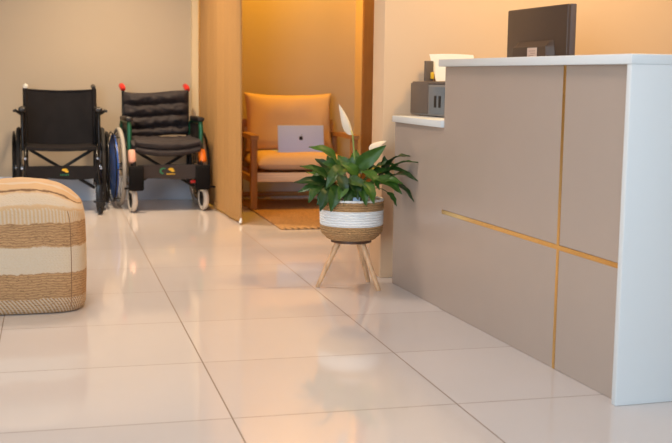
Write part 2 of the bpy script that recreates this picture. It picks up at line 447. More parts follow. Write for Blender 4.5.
# ------------------------------------------------------------ pouf
PW, PD = 0.64, 0.60     # width, depth
def make_pouf():
    px0, px1, py0, py1 = -0.50, 0.140, 4.67, 5.30
    cx_, cy_ = (px0+px1)/2, (py0+py1)/2; hw, hd = (px1-px0)/2, (py1-py0)/2
    bm = bmesh.new(); band = []
    prof = [(0.90, 0.0), (0.965, 0.006), (0.99, 0.025)]
    for i in range(1, 18):
        z = 0.025 + i*0.021
        prof.append((0.995 + 0.018*math.sin(PI*z/0.43), z))
    prof += [(0.985, 0.410), (0.965, 0.430), (0.935, 0.446), (0.90, 0.457)]
    for k in range(1, 15):
        s_ = 0.90*(1-k/15); prof.append((s_, 0.457 + 0.078*(1-(s_/0.9)**4.2)))
    n = 128; rings = []; bands = []
    def ring(sc, z):
        out = []; rad = 0.105*min(1, sc+0.1)
        for k in range(n):
            a = 2*PI*(k+0.5)/n; c, s = math.cos(a), math.sin(a); e = 4.8
            r = (abs(c)**e + abs(s)**e)**(-1/e)
            out.append((c*r*hw*sc, s*r*hd*sc, z))
        return out
    for idx, (sc, z) in enumerate(prof):
        row = []
        for (x, y, zz) in ring(sc, z):
            w = noise.noise(Vector((x*5, y*5, zz*6)))*0.010 + noise.noise(Vector((x*22, y*22, zz*30)))*0.004 if idx > 2 else 0
            v = bm.verts.new((x*(1+w), y*(1+w) - (0.010*math.sin(z*14) if 0 < z < .42 else 0), max(0, zz + (w if idx > 20 else 0))))
            row.append(v)
            if idx <= 20: bands.append(z)
            else:
                d = max(0, (y + hd*0.95)); t_ = min(1, (idx-20)/4)
                bands.append(0.43*(1-t_) + t_*max(0.44, 0.45 + d*0.78) if t_ < 1 else max(0.445, 0.45 + d*0.78))
        rings.append(row)
    for a, b_ in zip(rings, rings[1:]):
        for k in range(n): bm.faces.new((a[k], a[(k+1) % n], b_[(k+1) % n], b_[k]))
    bm.faces.new(rings[0][::-1])
    cv = bm.verts.new((0, 0, 0.5352)); bands.append(0.45+hd*0.78)
    for k in range(n): bm.faces.new((rings[-1][k], rings[-1][(k+1) % n], cv))
    bm.verts.index_update()
    bmesh.ops.recalc_face_normals(bm, faces=bm.faces[:])
    me = bpy.data.meshes.new('cover'); bm.to_mesh(me); bm.free(); me.materials.append(MT['pouf']); me.shade_smooth()
    at = me.attributes.new('band', 'FLOAT', 'POINT'); at.data.foreach_set('value', bands)
    t = thing('pouf', 'square woven jute pouf with cream stripes standing on the tiled floor', 'pouf', (cx_, cy_, 0))
    o = bpy.data.objects.new('cover', me); COL.objects.link(o); o.parent = t
    # stitched corner seam and top edge piping
    a = 2*PI*0.875; c, s = math.cos(a), math.sin(a)
    def corner(sc, z, push=0.0):
        aa = 2*PI*0.862; c, s = math.cos(aa), math.sin(aa); r = (abs(c)**4.8+abs(s)**4.8)**(-1/4.8)
        return (c*r*hw*sc*(1+push), s*r*hd*sc*(1+push) - (0.010*math.sin(z*14) if 0 < z < .42 else 0), z)
    MB().tube([corner(p[0], p[1], 0.001) for p in prof[2:22]], 0.0017, 6).build('corner_seam', simple('seam_thread', (132, 96, 64), 0.9), t)
    return t
make_pouf()

# ------------------------------------------------------------ wheelchairs
def make_wheelchair(style, label, loc, rz):
    pad = style == 'padded'
    t = thing('wheelchair', label, 'wheelchair', loc, rz, None)
    hw = 0.250
    fm = MT['blackmetal']
    for s in (-1, 1):
        x = s*hw
        # drive wheel
        wx = s*(hw+0.052); wy, wz, R = 0.10, 0.302, 0.287
        wl = MB().torus((wx, wy, wz), R-0.02, 0.010, 'X', 56, 8, 1.0).build('drive_wheel', MT['chrome'] if pad else MT['blackmetal'], t)
        MB().torus((wx, wy, wz), R, 0.015, 'X', 64, 10, 1.1).build('tyre', MT['tyregrey'] if pad else MT['tyreblack'], wl)
        b = MB().tube([(wx-0.03, wy, wz), (wx-0.028, wy, wz), (wx+0.028, wy, wz), (wx+0.03, wy, wz)], [0.012, 0.026, 0.026, 0.012], 16)
        b.build('hub', MT['chrome'], wl)
        b = MB()
        for k in range(18):
            a = 2*PI*k/18; sx = 0.02 if k % 2 else -0.02
            b.tube([(wx+sx, wy+0.022*math.cos(a), wz+0.022*math.sin(a)), (wx, wy+(R-0.02)*math.cos(a+0.12), wz+(R-0.02)*math.sin(a+0.12))], 0.0016, 5, False)
        b.build('spokes', MT['chrome'], wl)
        blue = pad and s < 0
        b = MB().torus((wx+s*(0.056 if blue else 0.036), wy, wz), R-0.022, 0.006 if blue else 0.009, 'X', 56, 10)
        for k in range(6):
            a = 2*PI*k/6
            b.tube([(wx, wy+(R-0.02)*math.cos(a), wz+(R-0.02)*math.sin(a)), (wx+s*(0.055 if blue else 0.04), wy+(R-0.025)*math.cos(a), wz+(R-0.025)*math.sin(a))], 0.005, 6)
        b.build('push_rim', fm, wl)
        if blue:
            o = MB().tube([(wx-0.050, wy, wz), (wx-0.046, wy, wz), (wx-0.036, wy, wz)], [0.232, 0.242, 0.242], 56).build('spoke_cover', MT['blue'], wl)
            o['label'] = 'blue spoke cover'
        # side frame tubes
        b = MB()
        b.tube([(x, 0.27, 0.90), (x, 0.215, 0.895), (x, 0.205, 0.87), (x, 0.20, 0.48), (x, 0.20, 0.16)], 0.0115)
        b.tube([(x, 0.20, 0.18), (x, -0.14, 0.18), (x, -0.21, 0.20), (x, -0.215, 0.26), (x, -0.215, 0.40)], 0.0115)
        b.tube([(x, 0.20, 0.47), (x, -0.18, 0.475), (x, -0.25, 0.46), (x, -0.30, 0.38), (x, -0.335, 0.22 if pad else 0.14)], 0.0115)
        b.tube([(x, -0.215, 0.40), (x, -0.215, 0.47)], 0.0115)
        b.tube([(x, wy, 0.47), (x, wy, 0.18)], 0.0115)
        b.tube([(x, wy, wz), (wx, wy, wz)], 0.009)
        b.build('side_frame', fm, t)
        # arm support + pad
        ax_ = s*(hw+0.018)
        az = 0.675 if pad else 0.742
        b = MB()
        b.tube([(ax_, -0.20, 0.45), (ax_, -0.205, az-0.08), (ax_, -0.19, az-0.03), (ax_, -0.15, az-0.018), (ax_, 0.13, az-0.018), (ax_, 0.17, az-0.05), (ax_, 0.175, 0.47)], 0.017 if pad else 0.012)
        b.build('arm_support', MT['green'] if pad else fm, t)
        b = MB().box((ax_-0.026, -0.215, az-0.018), (ax_+0.026, 0.10, az+0.016), 0.012, 3)
        b.build('arm_pad', MT['black'], t)
        if not pad:
            b = MB().tube([(ax_+s*0.01, -0.20, az-0.03), (ax_+s*0.045, -0.23, az-0.005), (ax_+s*0.06, -0.235, az-0.01)], [0.010, 0.012, 0.010], 8)
            b.build('brake_lever', fm, t)
        # skirt guard plate beside the seat
        b = MB().box((x+s*0.012-0.004, -0.19, 0.49), (x+s*0.012+0.004, 0.16, az-0.035), 0.003)
        b.build('skirt_guard', MT['black'], t)
        # push handle grip
        if pad:
            MB().tube([(x, 0.195, 0.885), (x, 0.205, 0.892), (x, 0.235, 0.905), (x, 0.285, 0.915), (x, 0.293, 0.915)], [0.017, 0.021, 0.022, 0.021, 0.014], 12).build('handle_grip', MT['red'], t)
        else:
            o = MB().tube([(x, 0.19, 0.895), (x, 0.25, 0.903), (x, 0.31, 0.905), (x, 0.318, 0.905)], [0.014, 0.018, 0.019, 0.012], 12).build('handle_grip', MT['liner'] if s < 0 else MT['black'], t)
            if s < 0: o['label'] = 'white capped handle grip'
        # caster with fork
        cx_ = s*(hw+0.014); cy_, cr = (-0.30, 0.088) if pad else (-0.30, 0.078)
        cs = MB().tube([(cx_, cy_+0.045, 0.26), (cx_, cy_+0.045, 0.16 if pad else 0.15)], 0.013).box((cx_-0.022, cy_+0.02, 0.172), (cx_+0.022, cy_+0.07, 0.188), 0.004)
        for q in (-1, 1): cs.tube([(cx_+q*0.020, cy_+0.045, 0.175), (cx_+q*0.020, cy_, cr)], 0.006, 8)
        cs.tube([(x, -0.215, 0.24), (cx_, cy_+0.045, 0.24)], 0.012)
        cs = cs.build('caster_fork', fm, t)
        sw = Matrix.Translation((cx_, cy_, cr)) @ Matrix.Rotation(0.10 if pad else 0.1, 4, 'Z')
        MB().torus((0, 0, 0), cr-0.020, 0.020, 'X', 32, 10, 1.0).build('caster_tyre', MT['tyrepale'] if pad else MT['tyreblack'], cs).matrix_local = sw
        MB().tube([(-0.014, 0, 0), (0.014, 0, 0)], cr-0.026, 20).build('caster_hub', MT['black'], cs).matrix_local = sw
        # footrest, folded up
        fx = s*(hw-0.005) if pad else s*(hw+0.010)
        b = MB()
        if pad:
            b.box((fx-0.058, -0.392, 0.162), (fx+0.052, -0.368, 0.345), 0.014, 3)
            b.box((fx-0.050, -0.402, 0.175), (fx+0.044, -0.390, 0.33), 0.005)
            b.tube([(x, -0.33, 0.24), (fx, -0.37, 0.24)], 0.009); b.tube([(fx+s*0.05, -0.38, 0.185), (fx+s*0.09, -0.375, 0.180)], 0.007)
            b.build('footrest', MT['matteblack'], t)
            b = MB().tube([(s*(hw+0.008), -0.262, 0.455), (s*(hw+0.008), -0.264, 0.44), (s*(hw+0.012), -0.29, 0.375), (s*(hw+0.012), -0.295, 0.36)], [0.022, 0.030, 0.030, 0.024], 14)
            o = b.build('release_grip', MT['orange'] if s > 0 else MT['pink'], t); o['label'] = 'orange release grip' if s > 0 else 'pale pink release grip'
        else:
            b.tube([(x, -0.30, 0.36), (fx, -0.36, 0.22), (fx, -0.40, 0.07), (fx, -0.405, 0.05)], 0.011)
            b.box((fx-0.022, -0.425, 0.055), (fx+0.022, -0.398, 0.22), 0.006)
            b.box((fx-0.045, -0.43, 0.09), (fx+0.045, -0.41, 0.105), 0.003)
            b.build('footrest', fm, t)
            MB().tube([(fx, -0.40, 0.06), (fx, -0.405, 0.012)], 0.014, 10).build('footrest_tip', MT['black'], t)
            for (qx, qz) in ((0.024, 0.33), (0.0, 0.40), (0.030, 0.15), (-0.022, 0.15)):
                MB().tube([(x+s*qx, -0.315, qz), (x+s*qx, -0.34, qz)], 0.009, 10).build('frame_bolt', MT['chrome'], t)
    # cross brace
    b = MB()
    b.tube([(-hw, -0.06, 0.465), (-hw+0.02, -0.06, 0.45), (hw-0.01, -0.06, 0.16)], 0.012)
    b.tube([(hw, -0.085, 0.465), (hw-0.02, -0.085, 0.45), (-hw+0.01, -0.085, 0.16)], 0.012)
    b.tube([(0, -0.11, 0.305), (0, -0.04, 0.305)], 0.014)
    b.build('cross_brace', fm, t)
    # calf strap with emblem
    z0, z1 = (0.240, 0.345) if pad else (0.250, 0.345)
    hx = hw-0.02 if pad else hw
    o = MB().grid(lambda u, v: ((lambda x, y, z: ((x, y-0.004, z), (x, y+0.004, z)))((2*u-1)*hx, -0.325+0.03*(1-(2*u-1)**2), z0+(z1-z0)*v + 0.006*math.sin(u*7)*(1-v))), 24, 4).build('calf_strap', MT['strap'] if pad else MT['nylon'], t)
    ey = -0.325+0.03-0.006; zc = (z0+z1)/2
    def disc(xc, zc_, rx, rz_, n=18): return [(xc+rx*math.cos(2*PI*k/n), zc_+rz_*math.sin(2*PI*k/n)) for k in range(n)]
    b = MB().prism(disc(0.020, zc+0.018, 0.020, 0.010), ey-0.002, ey+0.001)
    b.prism(disc(0.034, zc+0.006, 0.014, 0.007), ey-0.0025, ey+0.0005)
    b.build('emblem', MT['yellow'], o, False)
    if pad:
        # arc and small word under it
        arc = [(-0.035+0.030*math.cos(a), zc+0.006+0.024*math.sin(a)) for a in [PI*(0.35+1.1*k/10) for k in range(11)]]
        arc += [(-0.031+0.020*math.cos(a), zc+0.006+0.016*math.sin(a)) for a in [PI*(1.45-1.1*k/10) for k in range(11)]]
        MB().prism(arc, ey-0.002, ey+0.001).build('emblem', MT['greenprint'], o, False)
    b = MB()
    for k in range(5):
        xx = -0.012+k*0.013
        b.box((xx, ey-0.0025, zc-0.022), (xx+0.008, ey, zc-0.012))
    b.build('lettering', MT['yellow'] if pad else MT['greenprint'], o, False)
    # seat and back
    if pad:
        MB().box((0.165, -0.300, 0.205), (0.215, -0.285, 0.228), 0.006).build('reflector', MT['red'], t)['label'] = 'small red reflector'
        zs = [(0.530, 0.600), (0.600, 0.694), (0.694, 0.784), (0.784, 0.866)]
        def bf(u, v):
            a = 2*u-1; z = 0.530 + v*(0.866-0.530)
            k = [q for q in zs if q[0]-1e-6 <= z <= q[1]+1e-6][0]; f = (z-k[0])/(k[1]-k[0])
            puff = 0.050*abs(math.sin(PI*f))**0.55
            wr = noise.noise(Vector((a*6+z*9, z*30, 1)))*0.014 + noise.noise(Vector((a*14, z*18, 4)))*0.010
            edge = (1-abs(a)**6)
            y = 0.165 - (puff + 0.015 + wr)*max(edge, 0.12) + 0.02*(1-a*a)
            wdt = 0.245 + 0.006*math.sin(PI*f)
            zz = z + 0.010*math.sin(a*2.2) + 0.012*a*a*(v > 0.9)
            return (a*wdt, y, zz), (a*wdt, 0.215+0.02*(1-a*a), zz)
        MB().grid(bf, 40, 60).build('backrest', MT['quilt'] if pad else MT['quilt'], t, True, 70)
        def sf(u, v):
            a = 2*u-1; k = (v*4) % 1.0
            # cushion: rolls across the width, front roll hangs over the rail
            y = -0.285 + v*0.45
            puff = 0.028*abs(math.sin(PI*(v*4)))**0.6
            wr = noise.noise(Vector((a*7, y*14, 2)))*0.008
            top = 0.515 + puff + wr - 0.035*(1-v)**6 - 0.012*(1-a*a)
            wd = 0.262
            return (a*wd, y - 0.010*math.sin(3*a), top*(1-0.02*abs(a)**8)), (a*wd, y, 0.478 - 0.012*(1-a*a) + 0.02*abs(a)**10)
        MB().grid(sf, 36, 40).build('seat', MT['quilt'] if pad else MT['quilt'], t, True, 70)
        b = MB().grid(lambda u, v: ((lambda a: ((a*0.240, -0.290-0.026*abs(math.sin(PI*v*2))**0.6+0.006*noise.noise(Vector((a*7, v*5, 5))), 0.425+0.095*v-0.022*(1-a*a)*(1-0.5*v)+0.012*a*a), (a*0.240, -0.262, 0.425+0.095*v-0.022*(1-a*a)*(1-0.5*v)+0.012*a*a)))(2*u-1)), 30, 20)
        b.build('seat_front_roll', MT['quilt'] if pad else MT['quilt'], t, True, 70)
    else:
        def bf(u, v):
            a = 2*u-1; z = 0.455 + v*0.425
            wr = noise.noise(Vector((a*3, z*6, 1)))*0.004
            zz = z - 0.014*(1-a*a)*v
            y = 0.19 + 0.035*(1-a*a) + wr
            return (a*0.252, y-0.006, zz), (a*0.252, y+0.006, zz)
        bk = MB().grid(bf, 30, 20).build('backrest', MT['nylon'], t)
        for s in (-1, 1):
            MB().tube([(s*0.252, 0.19, 0.465), (s*0.252, 0.19, 0.89)], 0.018, 10).build('back_sleeve', MT['nylon'], bk)
        MB().tube([(-0.25, 0.188, 0.88), (-0.12, 0.212, 0.872), (0, 0.222, 0.868), (0.12, 0.212, 0.872), (0.25, 0.188, 0.88)], 0.007, 8).build('back_binding', MT['nylon'], bk)
        def sf(u, v):
            a = 2*u-1; y = -0.24 + v*0.44
            z = 0.470 - 0.012*(1-a*a)
            return (a*0.250, y, z+0.010), (a*0.250, y, z-0.014)
        MB().grid(sf, 24, 16).build('seat', MT['nylon'], t)
    return t
make_wheelchair('plain', 'black folding wheelchair with a flat sling back, on the left behind the jute pouf', (0.074, 8.42, 0), 0.0)
make_wheelchair('padded', 'wheelchair with puffy black padded seat, red handle grips and green arm supports beside the curtain', (0.812, 8.47, 0), 0.085)

# ------------------------------------------------------------ armchair nook
rug = thing('rug', 'tan woven jute rug lying under the armchair', 'rug', (2.1, 8.0, 0))
MB().box((-0.64, -0.96, 0.0), (0.9, 0.72, 0.010), 0.004).build('weave', MT['rug'], rug)
b = MB()
for (a, c) in (((-0.64, -0.96), (0.9, -0.96)), ((-0.64, -0.96), (-0.64, 0.72)), ((0.9, -0.96), (0.9, 0.72)), ((-0.64, 0.72), (0.9, 0.72))):
    b.tube([(a[0], a[1], 0.007), (c[0], c[1], 0.007)], 0.007, 8)
b.build('bound_edge', MT['rug'], rug)

AX0, AX1, AY0, AY1 = 1.445, 2.265, 8.085, 8.80
arm = thing('armchair', 'wide oak framed armchair with peach cushions against the back wall of the nook', 'armchair', ((AX0+AX1)/2, 8.45, 0))
acx = (AX0+AX1)/2; W2 = (AX1-AX0)/2
for s in (-1, 1):
    x = s*(W2-0.022)
    gz = 0.0095
    for (nm, pts) in (('leg', (x-0.024, -0.365, gz, x+0.024, -0.305, 0.535)), ('leg', (x-0.022, 0.255, gz, x+0.022, 0.305, 0.535))):
        MB().box(pts[:3], pts[3:], 0.006).build(nm, MT['oak'], arm)
    MB().grid(lambda u, v: ((x-0.030+0.06*v, -0.375+u*0.72, 0.565+0.010*math.sin(PI*u)-0.01*u), (x-0.030+0.06*v, -0.375+u*0.72, 0.533+0.008*math.sin(PI*u)-0.01*u)), 16, 4).build('armrest', MT['oakx'], arm)
    MB().box((x-0.014, -0.31, 0.205), (x+0.014, 0.26, 0.255), 0.004).build('side_rail', MT['oak'], arm)
MB().box((-W2+0.04, -0.355, 0.215), (W2-0.04, -0.320, 0.285), 0.005).build('front_rail', MT['lightoak'], arm)
MB().box((-W2+0.04, 0.262, 0.215), (W2-0.04, 0.292, 0.285), 0.005).build('rear_rail', MT['oakx'], arm)
MB().box((-W2+0.04, 0.262, 0.040), (W2-0.04, 0.292, 0.075), 0.005).build('stretcher', MT['oakx'], arm)
for k in range(9):
    xx = -W2+0.08+k*0.085
    MB().box((xx, -0.32, 0.262), (xx+0.055, 0.262, 0.276), 0.003).build('seat_slat', MT['oakx'], arm)
def seat_c(u, v):
    a, c = 2*u-1, 2*v-1
    e = ((1-abs(a)**7)*(1-abs(c)**7))**0.5
    x = a*(W2-0.055); y = -0.020+c*0.325
    w = noise.noise(Vector((x*5, y*5, 3)))*0.006
    return (x, y, 0.345+0.072*e+0.012*(1-a*a)*(1-c*c)+w), (x, y, 0.345-0.055*e)
MB().grid(seat_c, 40, 30).build('seat_cushion', MT['cushion'], arm, True, 60)
bc = MB().grid(pillow_fn(0.70, 0.46, 0.17, 0.022, 0.006, 2.0), 44, 34).build('back_cushion', MT['cushion'], arm, True, 60)
bc.rotation_euler = (math.radians(-11), 0, 0); bc.location = (0.002, 0.24, 0.640)
# back frame rails behind the cushion
b = MB()
for s in (-1, 1): b.box((s*(W2-0.04)-0.016, 0.285, 0.20), (s*(W2-0.04)+0.016, 0.320, 0.62), 0.004, 2)
b.box((-W2+0.03, 0.290, 0.60), (W2-0.03, 0.318, 0.66), 0.005)
b.build('back_frame', MT['oak'], arm)
MB().box((-W2+0.06, 0.296, 0.285), (W2-0.06, 0.304, 0.62), 0.003).build('light_block_panel', MT['cushion'], arm)  # unseen cloth panel, added to block lamp light from the skirting below
MB().tube([(-W2+0.06, -0.346, 0.345), (0, -0.349, 0.345), (W2-0.06, -0.346, 0.345)], 0.003, 6).build('seat_piping', MT['cushion'], arm)

# ------------------------------------------------------------ laptop on the seat
lp = thing('laptop', 'open silver laptop with a dark apple emblem, standing on the armchair seat', 'laptop', (1.873, 8.30, 0.418), 0.02)
lw, lh = 0.182, 0.238
rt = Matrix.Rotation(math.radians(-8), 4, 'X')
def pl(o): o.matrix_local = rt; return o
lid = pl(MB().box((-lw, -0.003, 0.0), (lw, 0.003, lh*0.90), 0.0028, 3).build('lid', MT['alu'], lp))
MB().box((-lw+0.008, 0.003, 0.012), (lw-0.008, 0.0036, lh*0.90-0.008)).build('screen', MT['screen'], lid)
ap = []
for k in range(40):
    a = 2*PI*k/40; r = 0.0165*(1 - 0.16*max(0, math.sin(a))**6 - 0.10*max(0, -math.sin(a))**10)
    x, z = r*1.0*math.cos(a), r*1.08*math.sin(a)
    d = math.hypot(x-0.0205, z-0.002)
    if d < 0.0085:
        kx = (x-0.0205)/d*0.0085; kz = (z-0.002)/d*0.0085; x, z = 0.0205+kx, 0.002+kz
    ap.append((x, 0.115+z))
b = MB().prism(ap, -0.0038, -0.0028)
lf = [(0.001+0.0075*math.sin(PI*k/10)*0.5+0.006*k/10, 0.135+0.011*k/10) for k in range(11)] + [(0.001-0.002*math.sin(PI*k/10)+0.006*k/10, 0.135+0.011*k/10) for k in range(10, 0, -1)]
b.prism(lf, -0.0038, -0.0028)
b.build('emblem', MT['logo'], lid, False)
bs = MB().box((-lw, 0.004, -0.004), (lw, 0.235, 0.010), 0.004, 3).build('base', MT['alu'], lp)
b = MB()
for r in range(5):
    for c in range(13): b.box((-lw+0.022+c*0.025, 0.03+r*0.023, 0.010), (-lw+0.043+c*0.025, 0.049+r*0.023, 0.0112))
b.build('keyboard', MT['keys'], bs, False)
MB().box((-0.06, 0.15, 0.0099), (0.06, 0.222, 0.0104)).build('trackpad', MT['alu'], bs)
MB().tube([(-lw+0.03, 0.004, 0.004), (lw-0.03, 0.004, 0.004)], 0.005, 8).build('hinge', MT['logo'], lp)

# ------------------------------------------------------------ reception counter
CA = 0.047
def cthing(name, label, cat): return thing(name, label, cat, (1.687, 3.45, 0), CA)
# local frame: +y runs away along the front, +x goes into the counter
rc = cthing('reception_counter', 'tall taupe reception counter with white waterfall top and crossing brass lines', 'counter')
gy0, gy1 = -0.015, 0.002
gz0, gz1 = 0.421, 0.4375
for (a, c, d, e) in ((-0.434, gy0, 0.0, gz0), (-0.434, gy0, gz1, 1.052), (gy1, 1.032, 0.0, gz0), (gy1, 1.032, gz1, 1.052)):
    MB().box((0.0, a, d+0.0005), (0.022, c, e), 0.0012, 1).build('front_panel', MT['taupe'], rc)
MB().box((-0.0005, -0.434, gz0), (0.020, 1.032, gz1)).build('brass_strip', MT['gold'], rc)
MB().box((-0.001, gy0, 0.0005), (0.0195, gy1, gz0)).build('brass_strip', MT['gold'], rc)
MB().box((-0.001, gy0, gz1), (0.0195, gy1, 1.052)).build('brass_strip', MT['gold'], rc)
MB().box((0.023, 1.012, 0.0), (0.34, 1.032, 1.052), 0.001, 1).build('side_panel', MT['taupe'], rc)
MB().box((-0.028, -0.460, 0.0005), (0.36, -0.434, 1.052), 0.0025, 2).build('end_panel', MT['white'], rc)
MB().box((-0.030, -0.461, 1.052), (0.36, 1.040, 1.0825), 0.0025, 2).build('countertop', MT['white'], rc)
MB().box((0.34, -0.434, 0.06), (0.358, 1.03, 1.052), 0.001, 1).build('inner_panel', MT['white'], rc)
MB().box((0.361, -0.434, 0.715), (0.98, 1.028, 0.74), 0.003).build('work_surface', MT['white'], rc)
MB().box((0.361, -0.434, 0.0005), (0.96, -0.414, 0.715), 0.002).build('work_surface_support', MT['white'], rc)
MB().box((0.361, 1.005, 0.0005), (0.96, 1.025, 0.715), 0.002).build('work_surface_support', MT['white'], rc)

lc = cthing('low_counter', 'low taupe cabinet under the printer, between the tall counter and the wall', 'counter')
MB().box((0.004, 1.0335, 0.0005), (0.026, 1.648, 0.792), 0.0012, 1).build('front_panel', MT['taupe'], lc)
MB().box((0.027, 1.0335, 0.0005), (0.62, 1.052, 0.792), 0.001, 1).build('side_panel', MT['taupe'], lc)
MB().box((0.027, 1.63, 0.0005), (0.62, 1.647, 0.792), 0.001, 1).build('side_panel', MT['taupe'], lc)
MB().box((-0.012, 1.0415, 0.792), (0.64, 1.648, 0.8215), 0.002, 2).build('countertop', MT['white'], lc)

# monitor, seen from behind
mo = cthing('monitor', 'dark brown computer monitor seen from behind above the reception countertop', 'monitor')
mo.location = Vector((1.687, 3.45, 0.74)) + Vector((math.cos(CA)*0.47 - math.sin(CA)*1.10, math.sin(CA)*0.47 + math.cos(CA)*1.10, 0))
mo.location = (1.687+0.45*math.cos(CA)-1.10*math.sin(CA)*1, 3.45+1.10*math.cos(CA)+0.45*math.sin(CA), 0.7402)
zt = 1.319-0.74; zb = 0.985-0.74
hs = MB().box((0.0, -0.290, zb), (0.036, 0.275, zt), 0.006, 3).build('housing', MT['monitor'], mo)
MB().box((0.014, -0.292, zb-0.001), (0.042, 0.277, zt+0.001), 0.004, 2).build('bezel', MT['monitoredge'], hs)
MB().box((0.041, -0.280, zb+0.012), (0.0435, 0.265, zt-0.012)).build('screen', MT['screen'], hs)
# raised back cover, wider at its foot
def trap(u, v):
    z = zb + 0.005 + v*(0.186-0.005); hw_ = 0.215 - 0.045*v**0.9
    bulge = 0.030*min(1, (1-abs(2*u-1))*8)*min(1, (1-v)*7+0.0)
    y = (2*u-1)*hw_ - 0.01
    return (-bulge-0.001, y, z), (0.004, y, z)
MB().grid(trap, 30, 14).build('back_cover', MT['monitor'], hs, True, 30)
st = MB().box((-0.0325, -0.088, zb+0.092), (-0.0305, 0.002, zb+0.156)).build('sticker', MT['sticker'], hs)
b = MB()
for (y0, y1, z0) in ((-0.075, -0.014, 0.140), (-0.075, -0.03, 0.130), (-0.06, -0.014, 0.120)):
    b.box((-0.0330, y0, zb+z0), (-0.0324, y1, zb+z0+0.004))
b.build('printed_lines', MT['print'], st, False)
MB().box((-0.022, -0.030, 0.092), (0.000, 0.055, zb+0.09), 0.006).build('stand_neck', MT['monitor'], mo)
MB().box((-0.08, -0.045, 0.0820), (0.13, 0.140, 0.094), 0.006).build('stand_foot', MT['monitor'], mo)

# ------------------------------------------------------------ printer with paper
pr = thing('printer', 'dark grey printer on the low counter with a sheet of paper in its feeder', 'printer', (1.940, 5.035, 0.8218), 0.13)
ph = 0.165
MB().box((-0.203, -0.20, 0.004), (0.20, 0.17, ph-0.014), 0.006, 2).build('body', MT['printer'], pr)
MB().box((-0.199, -0.196, ph-0.014), (0.197, 0.168, ph), 0.005, 2).build('lid', MT['printerdark'], pr)
MB().box((-0.207, -0.02, 0.012), (-0.202, 0.165, ph-0.008), 0.002).build('side_cover', MT['printerdark'], pr)
pp = MB().box((-0.178, -0.206, 0.016), (0.18, -0.199, ph-0.020), 0.003).build('front_cover', MT['printergrey'], pr)
sp_ = MB().box((-0.207, -0.188, 0.014), (-0.202, -0.035, ph-0.024), 0.002).build('side_panel', MT['printergrey'], pr)
for yy in (-0.112, -0.158): MB().box((-0.2085, yy, 0.045), (-0.206, yy+0.022, 0.100)).build('vent_slot', MT['black'], sp_)
for (xx, yy) in ((-0.16, -0.17), (0.17, -0.17), (-0.16, 0.14), (0.17, 0.14)): MB().tube([(xx, yy, 0.0), (xx, yy, 0.008)], 0.012).build('rubber_foot', MT['black'], pr)
tr = MB().box((-0.150, 0.125, ph-0.01), (-0.105, 0.140, ph+0.100), 0.003).build('paper_guide', MT['printerdark'], pr)
o = MB().box((-0.122, 0.118, ph+0.012), (-0.104, 0.1265, ph+0.045), 0.003).build('guide_clip', MT['yellow'], tr); o['label'] = 'amber clip'
sh = MB().grid(lambda u, v: ((lambda x, y, z: ((x, y-0.0006, z), (x, y+0.0006, z)))(-0.085+u*0.245-0.025*v, 0.135+0.03*v, ph+0.001+v*0.132+0.004*math.sin(u*3))), 12, 8).build('paper_sheet', MT['paper'])
sh.parent = None
sh.location = pr.location; sh.rotation_euler = pr.rotation_euler
tag(sh, 'white sheet of paper standing up in the printer behind the tall counter', 'paper')

# ------------------------------------------------------------ plant stand, basket, peace lily
PX, PY = 1.389, 5.05
st = thing('plant_stand', 'light wooden three-legged stand under the woven plant basket', 'stand', (PX, PY, 0))
feet = ((-0.162, 0.010), (0.102, -0.136), (0.118, 0.100))
for fx, fy in feet:
    L_ = math.hypot(fx, fy); tx, ty = fx*0.36, fy*0.36
    MB().tube([(fx, fy, 0.0), (fx*0.995, fy*0.995, 0.004), (tx, ty, 0.228)], [0.0085, 0.0105, 0.0155], 12).build('leg', MT['legwood'], st)
MB().tube([(0, 0, 0.220), (0, 0, 0.235)], 0.098, 36).build('top_disc', wood('dark_disc', (92, 62, 44), 'X'), st)

bk = thing('basket_planter', 'round seagrass plant basket with a broad white band and white liner', 'planter', (PX, PY, 0.2355))
hgt = 0.192
def prof_r(z):
    if z < 0.05: return 0.112 + 0.038*math.sin(min(1, z/0.05)*PI/2)
    return 0.150 + 0.004*(z-0.05)/0.14
def wall(z0, z1, n=14):
    zz = [z0+(z1-z0)*i/n for i in range(n+1)]
    pr_ = [(prof_r(z)+0.0022*math.sin(z*2*PI/0.0125), z) for z in zz]
    return pr_
def shell(z0, z1, closed_bottom=False, n=26):
    outer = wall(z0, z1, n)
    m = MB(); rings = []
    inner = [(r-0.010, z) for r, z in outer[::-1]]
    if closed_bottom: inner = [(max(0.1, r-0.01), max(z, 0.010)) for r, z in outer[::-1]]
    m_pts = outer + inner
    N = 64; bm = m.bm
    for (r, z) in m_pts:
        rings.append([bm.verts.new(((r+0.0012*math.sin(k*2*PI/N*32+z*260))*math.cos(2*PI*k/N), (r+0.0012*math.sin(k*2*PI/N*32+z*260))*math.sin(2*PI*k/N), z)) for k in range(N)])
    for a_, b_ in zip(rings, rings[1:]+([] if closed_bottom else [rings[0]])):
        for k in range(N): bm.faces.new((a_[k], a_[(k+1) % N], b_[(k+1) % N], b_[k]))
    if closed_bottom:
        bm.faces.new(rings[0][::-1]); bm.faces.new(rings[-1])
    return m
shell(0.0, 0.070, True).build('lower_weave', MT['jute'], bk)
shell(0.070, 0.143).build('white_band', MT['potwhite'], bk)
shell(0.143, 0.187).build('upper_weave', MT['jute'], bk)
MB().torus((0, 0, 0.190), 0.148, 0.0065, 'Z', 64, 10).build('liner', MT['liner'], bk)
b = MB(); b.lathe([(0.0, 0.130), (0.10, 0.137), (0.1425, 0.135), (0.1425, 0.184), (0.1455, 0.184), (0.1455, 0.125), (0.0, 0.125)], 48)
b.build('inner_wall', MT['liner'], bk)
b = MB(); b.lathe([(0.0, 0.131), (0.1420, 0.131), (0.1420, 0.165), (0.09, 0.171), (0.0, 0.172)], 40, wob=0.02)
b.build('soil', MT['soil'], bk)

